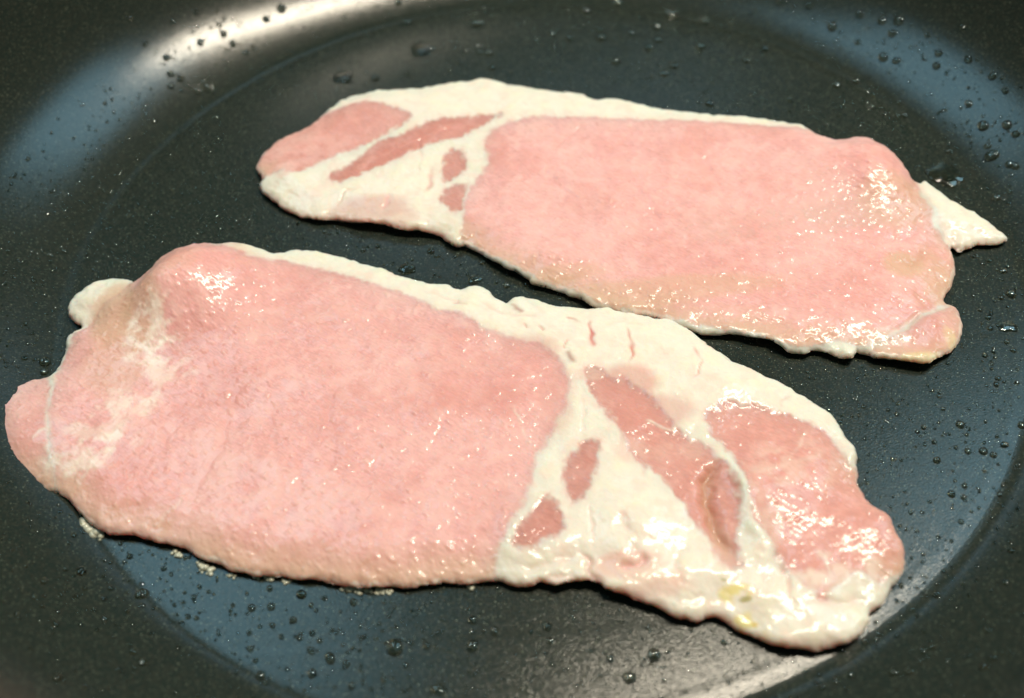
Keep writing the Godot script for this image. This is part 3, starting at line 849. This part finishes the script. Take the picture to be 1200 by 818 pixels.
	var stains := [
	[Vector2(-76.2, -3.1), 12.2, 2.1, PINKEDGE, 0.80, 0.30],
	[Vector2(-58.0, 2.5), 9.9, 2.0, PINKEDGE, 0.80, 0.30],
	[Vector2(-66.3, -7.4), 10.2, 4.5, GREYPINK, 0.70, 0.20],
	[Vector2(-59.1, -3.7), 5.1, 2.9, GREYPINK, 0.50, 0.40],
	[Vector2(32.4, 46.0), 4.4, 3.0, WHITE, 0.60, 0.40],
	[Vector2(43.7, 43.1), 4.5, 2.8, WHITE, 0.30, 0.70],
	[Vector2(56.1, 4.5), 8.6, 8.1, TAN, 0.55, 0.40],
	[Vector2(52.8, 23.0), 4.4, 4.2, TAN, 0.80, 0.30],
	[Vector2(58.5, 27.4), 3.9, 10.2, TAN, 0.50, 0.40],
	[Vector2(-2.0, 25.4), 29.2, 4.0, TAN, 0.50, 0.50],
	[Vector2(-21.8, 18.3), 11.3, 2.6, TAN, 0.40, 0.50],
	[Vector2(36.2, 48.2), 6.8, 1.8, TAN, 0.50, 0.40],
	[Vector2(48.8, 49.3), 6.7, 1.8, YELLOWISH, 0.50, 0.40],
	[Vector2(56.5, 44.3), 1.4, 3.7, YELLOWISH, 0.40, 0.40],
	[Vector2(52.2, 41.6), 4.3, 5.2, DARKLEAN, 0.45, 0.40],
	[Vector2(45.9, 5.8), 11.5, 5.7, GREYPINK, 0.50, 0.50],
	[Vector2(25.8, 8.0), 21.0, 5.6, GREYPINK, 0.40, 0.60],
	[Vector2(-35.0, -26.2), 3.0, 8.5, DARKLEAN, 0.40, 0.30],
	[Vector2(-88.1, -23.8), 3.9, 3.3, PALELEAN, 0.60, 0.80],
	[Vector2(-22.1, -1.3), 19.8, 16.8, PALELEAN, 0.30, 0.70],
	[Vector2(19.3, -9.0), 20.0, 12.0, PALELEAN, 0.30, 0.70],
	[Vector2(9.8, 10.6), 17.1, 10.8, DARKLEAN, 0.18, 0.70],
	[Vector2(34.2, 28.9), 14.3, 7.5, DARKLEAN, 0.20, 0.70],
	[Vector2(-81.2, -31.3), 10.9, 6.7, PALELEAN, 0.35, 0.60],
]
	var raises := [
	[Vector2(56.7, -8.2), 9.0, 14.0, 4.2],
	[Vector2(45.3, -12.6), 12.0, 12.4, 1.5],
	[Vector2(42.6, -21.0), 9.3, 8.5, 1.0],
	[Vector2(46.3, -8.4), 9.9, 8.0, 1.5],
	[Vector2(-68.4, -1.8), 20.2, 4.1, 1.6],
	[Vector2(-32.9, 12.5), 15.4, 3.8, 1.0],
	[Vector2(15.3, 41.8), 15.7, 3.2, 1.2],
	[Vector2(45.0, 49.6), 11.8, 3.2, 1.3],
	[Vector2(-74.7, -47.8), 13.7, 7.3, 1.0],
	[Vector2(-88.2, -21.7), 6.4, 6.4, 0.8],
]
	build_slice(root, 300, outline, regions, lines, stains, raises, 3.4, 0.9)


# ================================================================== oil, juice, foam

func dome(rings: int, turns: int) -> ArrayMesh:   # a bead: flat below, rounded above, radius 1, closed
	var v := PackedVector3Array()
	var nn := PackedVector3Array()
	var ix := PackedInt32Array()
	for i in rings + 1:
		var t := deg_to_rad(lerpf(0.0, 118.0, float(i) / rings))
		for j in turns:
			var a := TAU * j / turns
			var s := Vector3(sin(t) * cos(a), cos(t) * 0.8 + 0.30, sin(t) * sin(a))
			v.append(s)
			nn.append(Vector3(sin(t) * cos(a), cos(t) / 0.8, sin(t) * sin(a)).normalized())
	for i in rings:
		for j in turns:
			var p := i * turns + j
			var q := i * turns + (j + 1) % turns
			ix.append_array([p, p + turns, q, q, p + turns, q + turns])
	var c := v.size()
	v.append(Vector3(0, v[rings * turns].y, 0))
	nn.append(Vector3.DOWN)
	for j in turns:
		v.append(v[rings * turns + j])
		nn.append(Vector3.DOWN)
	for j in turns:
		ix.append_array([c, c + 1 + (j + 1) % turns, c + 1 + j])
	return array_mesh(v, nn, ix)


func resting(x: float, z: float, rx: float, ry: float, rz: float, turn: float) -> Transform3D:   # mm
	var at := pan_point(x * 0.001, z * 0.001)
	var nrm: Vector3 = at[1]
	var b := Basis(Quaternion(Vector3.UP, nrm)) if nrm.y < 0.9999 else Basis()
	b = b * Basis(Vector3.UP, turn)
	b = b * Basis.from_scale(Vector3(rx, ry, rz) * 0.001)
	return Transform3D(b, at[0])


func bead(p: Vector3, label: String, group: String, stretch := 1.0, turn := 0.0) -> void:
	var o := put("oil_droplet", dome_big, oil, self)
	var k := rng.randf_range(0.88, 1.12)
	o.transform = resting(p.x, p.y, p.z * k * stretch, p.z * rng.randf_range(0.62, 0.82), p.z / k, turn + rng.randf_range(-0.4, 0.4))
	tag(o, label, "oil droplet", group)


func droplets() -> void:
	bead(Vector3(-30.3, 90.7, 1.40), "largest round oil droplet on the floor below the middle of the front slice", "", 1.05)
	bead(Vector3(14.0, 95.3, 1.15), "big round oil droplet below the wavy fat edge of the front slice", "")
	bead(Vector3(-16.8, 91.4, 0.92), "tilted oil droplet right of the largest one below the front slice", "", 1.25, 0.9)
	bead(Vector3(-47.5, 79.4, 0.81), "dark oil droplet just under the front slice's lower left edge", "", 1.1, 1.4)
	bead(Vector3(-87.7, 73.0, 1.04), "bright oil droplet on the bend of the pan at lower left", "")
	bead(Vector3(-76.6, 77.3, 1.01), "oval oil droplet alone on the blue-grey floor at lower left", "", 1.2, 0.3)
	bead(Vector3(-83.0, 96.8, 0.78), "blurred oil droplet lowest on the brownish wall at lower left", "")
	bead(Vector3(-107.8, 20.4, 1.22), "oil droplet beside the notch in the front slice's left edge", "")
	bead(Vector3(-23.8, -5.9, 0.91), "oil droplet in the gap between the two slices' middles", "")
	bead(Vector3(113.5, -31.6, 1.30), "oil droplet just below the blue sheen on the right wall", "")
	bead(Vector3(112.8, -22.2, 1.39), "wide flattened oil droplet on the right wall above the fat tip", "", 1.35, 0.2)
	bead(Vector3(-9.7, -98.4, 1.83), "bright oil droplet near the far edge of the floor above the back slice's left end", "")
	bead(Vector3(46.6, -96.8, 1.85), "round oil droplet highest on the far floor right of centre", "")
	bead(Vector3(69.9, -76.7, 1.53), "bright oil droplet on the far floor above the back slice's right half", "")
	bead(Vector3(-84.3, -73.8, 1.52), "large oil droplet on the left wall beside the bright bend", "")
	bead(Vector3(82.9, 59.4, 0.82), "largest oil droplet on the floor right of the front slice", "")
	bead(Vector3(102.9, 20.0, 1.04), "oil droplet on the floor right of the back slice's rounded lobe", "", 1.2)
	var near := [Vector3(-53.3, 77.8, 0.57), Vector3(-47.3, 79.5, 0.81), Vector3(-56.2, 81.4, 0.73), Vector3(-52.7, 81.4, 0.73), Vector3(-37.9, 81.7, 0.64), Vector3(-48.5, 84.3, 0.64), Vector3(-52.0, 85.1, 0.48), Vector3(-50.3, 87.3, 0.48), Vector3(-47.1, 87.7, 0.56), Vector3(-44.9, 87.0, 0.55), Vector3(-45.0, 90.1, 0.63), Vector3(-41.5, 91.8, 0.94), Vector3(-38.6, 93.0, 0.62), Vector3(-44.4, 94.3, 0.78), Vector3(-53.2, 94.1, 0.79), Vector3(-56.1, 86.1, 0.48), Vector3(-55.5, 89.2, 0.48), Vector3(-24.8, 90.8, 0.62), Vector3(-37.5, 97.0, 0.62), Vector3(-32.0, 96.3, 0.54), Vector3(-43.5, 88.5, 0.47), Vector3(-45.5, 81.7, 0.48), Vector3(-43.2, 80.5, 0.48), Vector3(-16.7, 86.7, 0.78), Vector3(-12.9, 89.0, 0.77), Vector3(-14.6, 88.9, 0.46), Vector3(-3.6, 88.9, 0.77), Vector3(-3.4, 91.5, 0.61), Vector3(6.5, 95.4, 0.69), Vector3(9.4, 99.0, 1.06), Vector3(3.5, 93.8, 0.46), Vector3(26.2, 93.9, 0.62), Vector3(-91.3, 64.7, 0.53), Vector3(-75.8, 79.7, 0.42), Vector3(-73.5, 72.3, 0.51), Vector3(-80.4, 69.3, 0.52), Vector3(-84.7, 70.0, 0.44), Vector3(-65.7, 73.0, 0.42), Vector3(-67.0, 78.5, 0.50)]
	var right := [Vector3(73.8, 68.3, 0.70), Vector3(76.8, 66.7, 0.53), Vector3(59.0, 85.9, 0.49), Vector3(64.4, 88.2, 0.66), Vector3(59.7, 90.6, 0.49), Vector3(67.2, 83.7, 0.42), Vector3(80.6, 52.9, 0.83), Vector3(80.0, 59.2, 0.64), Vector3(84.5, 60.4, 0.64), Vector3(87.4, 58.3, 0.74), Vector3(73.5, 60.7, 0.71), Vector3(75.8, 69.1, 0.53), Vector3(82.5, 69.2, 0.54), Vector3(92.3, 54.1, 0.75), Vector3(91.0, 43.8, 0.58), Vector3(91.9, 42.3, 0.58), Vector3(73.6, 74.2, 0.52), Vector3(73.4, 52.9, 0.55), Vector3(71.9, 53.9, 0.45), Vector3(74.3, 56.6, 0.45), Vector3(88.1, 63.1, 0.55), Vector3(69.2, 49.4, 0.46), Vector3(103.7, 13.1, 0.84), Vector3(95.6, 26.2, 0.61), Vector3(95.0, 29.1, 0.60), Vector3(94.7, 23.8, 0.51), Vector3(100.1, 10.3, 0.53), Vector3(101.7, 9.6, 0.64), Vector3(98.6, 8.0, 0.53), Vector3(100.3, 20.9, 0.62), Vector3(105.1, 11.8, 0.53), Vector3(97.1, 33.1, 0.60), Vector3(97.6, 35.4, 0.59), Vector3(93.5, 35.3, 0.49), Vector3(91.4, 36.2, 0.59)]
	var near_wall := [Vector3(79.3, 81.7, 0.68), Vector3(75.4, 88.2, 0.58), Vector3(40.6, 103.1, 0.62), Vector3(43.1, 102.3, 0.62), Vector3(49.9, 95.5, 0.56), Vector3(52.7, 94.4, 0.56), Vector3(59.8, 98.4, 0.64), Vector3(58.1, 98.8, 0.63), Vector3(68.7, 97.1, 0.72), Vector3(52.2, 102.2, 0.78), Vector3(54.5, 102.5, 0.78), Vector3(64.9, 104.2, 0.78), Vector3(56.8, 100.9, 0.63), Vector3(66.7, 102.9, 0.63), Vector3(45.7, 101.6, 0.62)]
	var wall := [Vector3(94.9, -78.1, 1.03), Vector3(103.1, -71.2, 1.28), Vector3(99.5, -73.5, 1.03), Vector3(101.2, -68.8, 1.02), Vector3(88.1, -78.2, 1.29), Vector3(98.1, -63.4, 1.26), Vector3(100.7, -60.8, 1.00), Vector3(76.2, -91.3, 1.06), Vector3(83.5, -86.8, 1.05), Vector3(108.4, -63.4, 0.76), Vector3(109.7, -57.2, 1.00), Vector3(114.9, -51.3, 0.99), Vector3(108.6, -54.2, 0.99), Vector3(118.3, -43.5, 0.97), Vector3(119.6, -38.0, 0.84), Vector3(117.7, -28.8, 1.18), Vector3(118.5, -25.2, 0.94), Vector3(115.1, -17.7, 0.92), Vector3(116.0, -16.5, 0.92), Vector3(110.0, -9.6, 1.01), Vector3(112.9, -10.0, 0.68), Vector3(93.2, -70.8, 0.77), Vector3(112.4, -39.6, 0.96), Vector3(115.2, -60.1, 0.75), Vector3(112.8, -25.4, 0.82), Vector3(105.0, -27.8, 0.82)]
	var far := [Vector3(55.7, -91.7, 1.58), Vector3(52.3, -79.3, 1.52), Vector3(63.7, -71.7, 1.25), Vector3(84.9, -57.9, 1.23), Vector3(90.3, -58.7, 0.99), Vector3(91.8, -47.6, 0.97), Vector3(94.0, -44.5, 0.72), Vector3(96.9, -43.3, 0.84), Vector3(98.7, -43.2, 0.96), Vector3(98.5, -48.1, 0.73), Vector3(50.1, -53.8, 1.18), Vector3(82.3, -45.4, 0.71), Vector3(71.2, -52.9, 0.84), Vector3(93.0, -52.6, 0.74), Vector3(-30.5, -101.5, 1.33), Vector3(-7.0, -83.9, 1.26), Vector3(-6.4, -76.5, 0.99), Vector3(-9.7, -84.3, 1.01), Vector3(-30.2, -76.5, 0.99), Vector3(22.4, -101.5, 1.59), Vector3(31.7, -103.8, 1.61), Vector3(25.3, -87.1, 1.53), Vector3(41.2, -84.3, 1.28), Vector3(16.4, -88.3, 1.28), Vector3(25.0, -91.5, 1.03), Vector3(41.7, -90.8, 1.30), Vector3(37.8, -80.5, 1.26), Vector3(28.0, -75.2, 1.24), Vector3(43.6, -71.4, 1.23), Vector3(40.3, -68.2, 1.22), Vector3(11.7, -91.1, 1.16), Vector3(18.1, -93.3, 1.04), Vector3(34.0, -88.3, 1.03), Vector3(-39.0, -75.5, 1.24)]
	var left_wall := [Vector3(-103.3, -85.1, 0.77), Vector3(-95.3, -79.5, 1.02), Vector3(-94.2, -75.2, 1.02), Vector3(-91.8, -74.8, 1.02), Vector3(-94.1, -71.6, 0.88), Vector3(-87.2, -86.9, 1.04), Vector3(-81.4, -91.2, 1.05), Vector3(-82.5, -93.3, 0.79), Vector3(-79.1, -89.2, 1.04), Vector3(-75.7, -87.5, 0.78), Vector3(-66.1, -102.6, 1.33), Vector3(-70.3, -98.6, 1.06), Vector3(-87.2, -72.2, 1.26), Vector3(-100.1, -80.8, 0.77), Vector3(-93.6, -89.3, 0.78), Vector3(-97.0, -59.8, 0.74), Vector3(-88.1, -94.2, 0.79), Vector3(-32.9, -109.3, 1.08)]
	var left := [Vector3(-107.3, 23.1, 0.91), Vector3(-111.6, 20.2, 0.61), Vector3(-120.9, -8.9, 0.66), Vector3(-110.9, -13.2, 0.67), Vector3(-114.9, -2.4, 0.54), Vector3(-113.3, -11.1, 0.55), Vector3(-113.7, 10.5, 0.53)]
	var left_low := [Vector3(-92.5, 76.2, 0.68), Vector3(-87.6, 85.5, 0.66), Vector3(-72.6, 91.9, 0.80), Vector3(-74.5, 89.9, 0.65), Vector3(-81.0, 83.1, 0.50), Vector3(-90.2, 72.9, 0.52), Vector3(-90.8, 81.9, 0.50), Vector3(-75.6, 88.3, 0.49), Vector3(-82.4, 78.8, 0.51), Vector3(-86.0, 76.8, 0.51), Vector3(-82.0, 76.3, 0.51), Vector3(-83.2, 81.4, 0.50), Vector3(-92.6, 80.1, 0.51), Vector3(-93.4, 84.4, 0.50)]
	var gap := [Vector3(-36.3, -8.8, 0.61), Vector3(-39.7, -7.8, 0.61), Vector3(-11.9, -1.0, 0.69), Vector3(-6.6, 6.8, 0.77), Vector3(-2.1, 6.9, 0.77), Vector3(-9.0, 5.7, 0.49), Vector3(-15.6, -5.0, 0.50), Vector3(4.9, 10.6, 0.57), Vector3(-55.9, -18.8, 0.64), Vector3(-61.9, -16.9, 0.64), Vector3(-49.4, -15.1, 0.52)]
	for set_ in [
		[near, "small oil droplet below the front slice's lower edge, %s", "oil droplets before the front slice"],
		[right, "small oil droplet on the floor right of both slices, %s", "oil droplets right of the slices"],
		[near_wall, "small oil droplet on the near right bend of the pan, %s", "oil droplets on the near right wall"],
		[wall, "small oil droplet on the bluish far right wall, %s", "oil droplets on the far right wall"],
		[far, "oil droplet on the floor behind the back slice, %s", "oil droplets behind the back slice"],
		[left_wall, "small oil droplet on the bluish far left wall, %s", "oil droplets on the far left wall"],
		[left, "tiny oil droplet on the wall left of the front slice, %s", "oil droplets left of the front slice"],
		[left_low, "small oil droplet on the brownish near left wall, %s", "oil droplets on the near left wall"],
		[gap, "small oil droplet on the floor between the slices, %s", "oil droplets between the slices"],
	]:
		var row: Array = set_[0]
		row.sort_custom(func(a, b): return across(a) < across(b))
		for i in row.size():
			bead(row[i], set_[1] % ordinal(i + 1, row.size()), set_[2])


func across(p: Vector3) -> float:   # how far right a point of the pan stands, seen from the front
	var cam := $camera as Camera3D
	var q: Vector3 = cam.transform.affine_inverse() * (pan_point(p.x * 0.001, p.y * 0.001)[0] as Vector3)
	return q.x / -q.z


func ordinal(i: int, n: int) -> String:
	var low := ["", "first", "second", "third", "fourth", "fifth", "sixth", "seventh", "eighth", "ninth", "tenth", "eleventh", "twelfth", "thirteenth", "fourteenth", "fifteenth", "sixteenth", "seventeenth", "eighteenth", "nineteenth", "twentieth"]
	if i == 1:
		return "leftmost"
	if i == n:
		return "rightmost"
	if i > n / 2 + 1:
		return low[n - i + 1] + " from the right"
	return low[i] + " from the left"


func covered(x: float, z: float) -> bool:
	for b in blockers:
		if Geometry2D.is_point_in_polygon(Vector2(x, z), b):
			return true
	return false


func spatter() -> void:
	var clump := noise(55, 22.0, 3)
	var where: Array[Transform3D] = []
	while where.size() < 14000:
		var a := rng.randf() * TAU
		var r := 128.0 * sqrt(rng.randf())
		var x := r * cos(a)
		var z := r * sin(a)
		if covered(x, z) or rng.randf() > 0.35 + 0.9 * clump.get_noise_2d(x, z) + 0.25:
			continue
		var s := 0.09 + 0.34 * pow(rng.randf(), 4.0)
		where.append(resting(x, z, s * rng.randf_range(0.8, 1.3), s * rng.randf_range(0.55, 0.9), s, rng.randf() * TAU))
	var mm := MultiMesh.new()
	mm.transform_format = MultiMesh.TRANSFORM_3D
	mm.mesh = dome_small
	mm.instance_count = where.size()
	for i in where.size():
		mm.set_instance_transform(i, where[i])
	var o := MultiMeshInstance3D.new()
	o.name = "oil_spatter"
	o.multimesh = mm
	o.material_override = oil
	o.set_meta("kind", "stuff")
	tag(o, "fine oil spatter glinting all over the floor and wall of the pan", "oil spatter")
	add_child(o)


func blob(sd: int, at: Vector3, rz: float, tall: float, called: String, label: String, category: String, group: String, mat: Material) -> void:
	# a lens of oil with an uneven outline
	var wob := noise(sd, 1.0, 2)
	var v := PackedVector3Array()
	var rings := 18
	var turns := 56
	for i in rings + 1:
		var t := deg_to_rad(lerpf(0.0, 112.0, float(i) / rings))
		for j in turns:
			var a := TAU * j / turns
			var rr := 1.0 + 0.42 * wob.get_noise_2d(cos(a) * 0.8 + 5.0, sin(a) * 0.8)
			v.append(Vector3(cos(a) * sin(t) * rr * at.z, (cos(t) + 0.22) * tall, sin(a) * sin(t) * rr * rz))
	var st := SurfaceTool.new()
	st.begin(Mesh.PRIMITIVE_TRIANGLES)
	st.set_smooth_group(0)
	for i in rings:
		for j in turns:
			var p := i * turns + j
			var q := i * turns + (j + 1) % turns
			for k in ([p, p + turns, q + turns] if i == 0 else [p, p + turns, q, q, p + turns, q + turns]):
				st.add_vertex(v[k])
	for j in turns:
		st.add_vertex(v[rings * turns + (j + 1) % turns])
		st.add_vertex(v[rings * turns + j])
		st.add_vertex(Vector3(0, v[rings * turns].y, 0))
	st.generate_normals()
	var o := put(called, st.commit(), mat, self)
	o.transform = resting(at.x, at.y, 1, 1, 1, 0.0)
	tag(o, label, category, group)


func puddles() -> void:
	blob(11, Vector3(-22.8, 98.7, 1.5), 0.9, 0.5, "oil_puddle", "long oil blob at the near edge below the largest droplet", "oil puddle", "", oil)
	blob(12, Vector3(101.6, -19.8, 3.9), 4.4, 0.7, "oil_puddle", "glinting oil puddle right behind the white fat tip of the back slice", "oil puddle", "", oil)
	blob(13, Vector3(-29.3, -0.6, 2.0), 1.5, 0.5, "oil_puddle", "small oil puddle behind the fat rim of the front slice", "oil puddle", "", oil)
	blob(14, Vector3(-13.8, 4.3, 1.6), 1.3, 0.5, "oil_puddle", "cluster of oil touching the wavy fat rim of the front slice", "oil puddle", "", oil)
	blob(15, Vector3(-26.0, -88.0, 3.5), 3.4, 0.6, "oil_puddle", "blurred dark oil blot on the far floor near the bright bend", "oil puddle", "", oil)
	blob(16, Vector3(-48.1, -77.4, 2.9), 3.2, 0.6, "oil_puddle", "blurred oil blot on the floor behind the back slice's left muscle", "oil puddle", "", oil)
	blob(17, Vector3(98.7, 28.9, 2.1), 1.6, 0.35, "oil_puddle", "thin oil film around a droplet right of the back slice's lobe", "oil puddle", "", oil)


func foams() -> void:
	var froth := StandardMaterial3D.new()
	froth.albedo_color = Color(0.56, 0.54, 0.42).linear_to_srgb()
	froth.roughness = 0.25
	froth.clearcoat_enabled = true
	froth.clearcoat = 0.5
	froth.clearcoat_roughness = 0.1
	var list := [
		[[Vector2(-104.4, 49.3), Vector2(-101.7, 51.5), Vector2(-99.0, 53.5), Vector2(-96.3, 54.9)], 1.1, "white strip of cooked juice under the front slice's left end", 2.2],
		[[Vector2(-91.4, 59.7), Vector2(-89.4, 61.4), Vector2(-87.1, 62.3)], 1.0, "foam patch with a hole at the corner of the front slice's lower left edge", 1.4],
		[[Vector2(-72.0, 68.0), Vector2(-70.8, 68.9)], 0.45, "small foam speck left of the foam patch with a dark bubble", 0.9],
		[[Vector2(-67.3, 70.4), Vector2(-65.9, 71.9), Vector2(-64.2, 72.5)], 0.6, "foam patch with a dark bubble under the front slice's lower edge", 1.0],
		[[Vector2(-60.9, 73.7), Vector2(-59.9, 73.9)], 0.35, "flat foam speck leftmost of three along the front slice's edge", 0.9],
		[[Vector2(-56.4, 74.2), Vector2(-55.5, 74.3)], 0.4, "middle foam speck of three along the front slice's edge", 0.9],
		[[Vector2(-53.2, 74.8)], 0.55, "brightest white round foam speck under the front slice's edge", 1.0],
		[[Vector2(-50.8, 75.6), Vector2(-50.0, 75.9)], 0.4, "foam speck right of the brightest white one", 0.9],
		[[Vector2(-40.2, 78.0), Vector2(-37.1, 78.6), Vector2(-34.6, 79.1), Vector2(-31.2, 79.2)], 0.5, "long foam line under the middle of the front slice's lower edge", 0.9],
		[[Vector2(-16.7, 79.6)], 0.4, "lone foam speck under the right part of the front slice's loin", 1.0],
	]
	for f in list:
		var st := SurfaceTool.new()
		st.begin(Mesh.PRIMITIVE_TRIANGLES)
		var path: Array = f[0]
		var c := curve_of(PackedVector2Array(path), false) if path.size() > 1 else null
		var long := c.get_baked_length() if c else 0.0
		var mid: Vector2 = c.sample_baked(long * 0.5) if c else path[0]
		var count := int(12 + long * 7.0 * f[1])
		for i in count:
			var q: Vector2 = c.sample_baked(long * rng.randf()) if c else path[0]
			var s: float = f[1] * rng.randf_range(0.28, 0.75) if i % 4 else f[1] * 0.9
			var off: Vector2 = Vector2(rng.randfn(), rng.randfn()) * f[1] * (0.85 if i % 4 else 0.35)
			q += off - mid
			st.append_from(dome_mid(), 0, Transform3D(Basis(Vector3.UP, rng.randf() * 6.0) * Basis.from_scale(Vector3(s * 1.25, s * 0.55, s * 1.1)), Vector3(q.x, 0.02 + rng.randf() * 0.15 * f[1], q.y)))
		var o := put("foam_patch", st.commit(), froth, self)
		o.transform = Transform3D(Basis.from_scale(Vector3.ONE * 0.001), Vector3(mid.x, 0.02, mid.y + f[3]) * 0.001)
		tag(o, f[2], "foam", "foam along the front slice's lower edge")


var mid_dome: ArrayMesh
func dome_mid() -> ArrayMesh:
	if mid_dome == null:
		mid_dome = dome(7, 14)
	return mid_dome
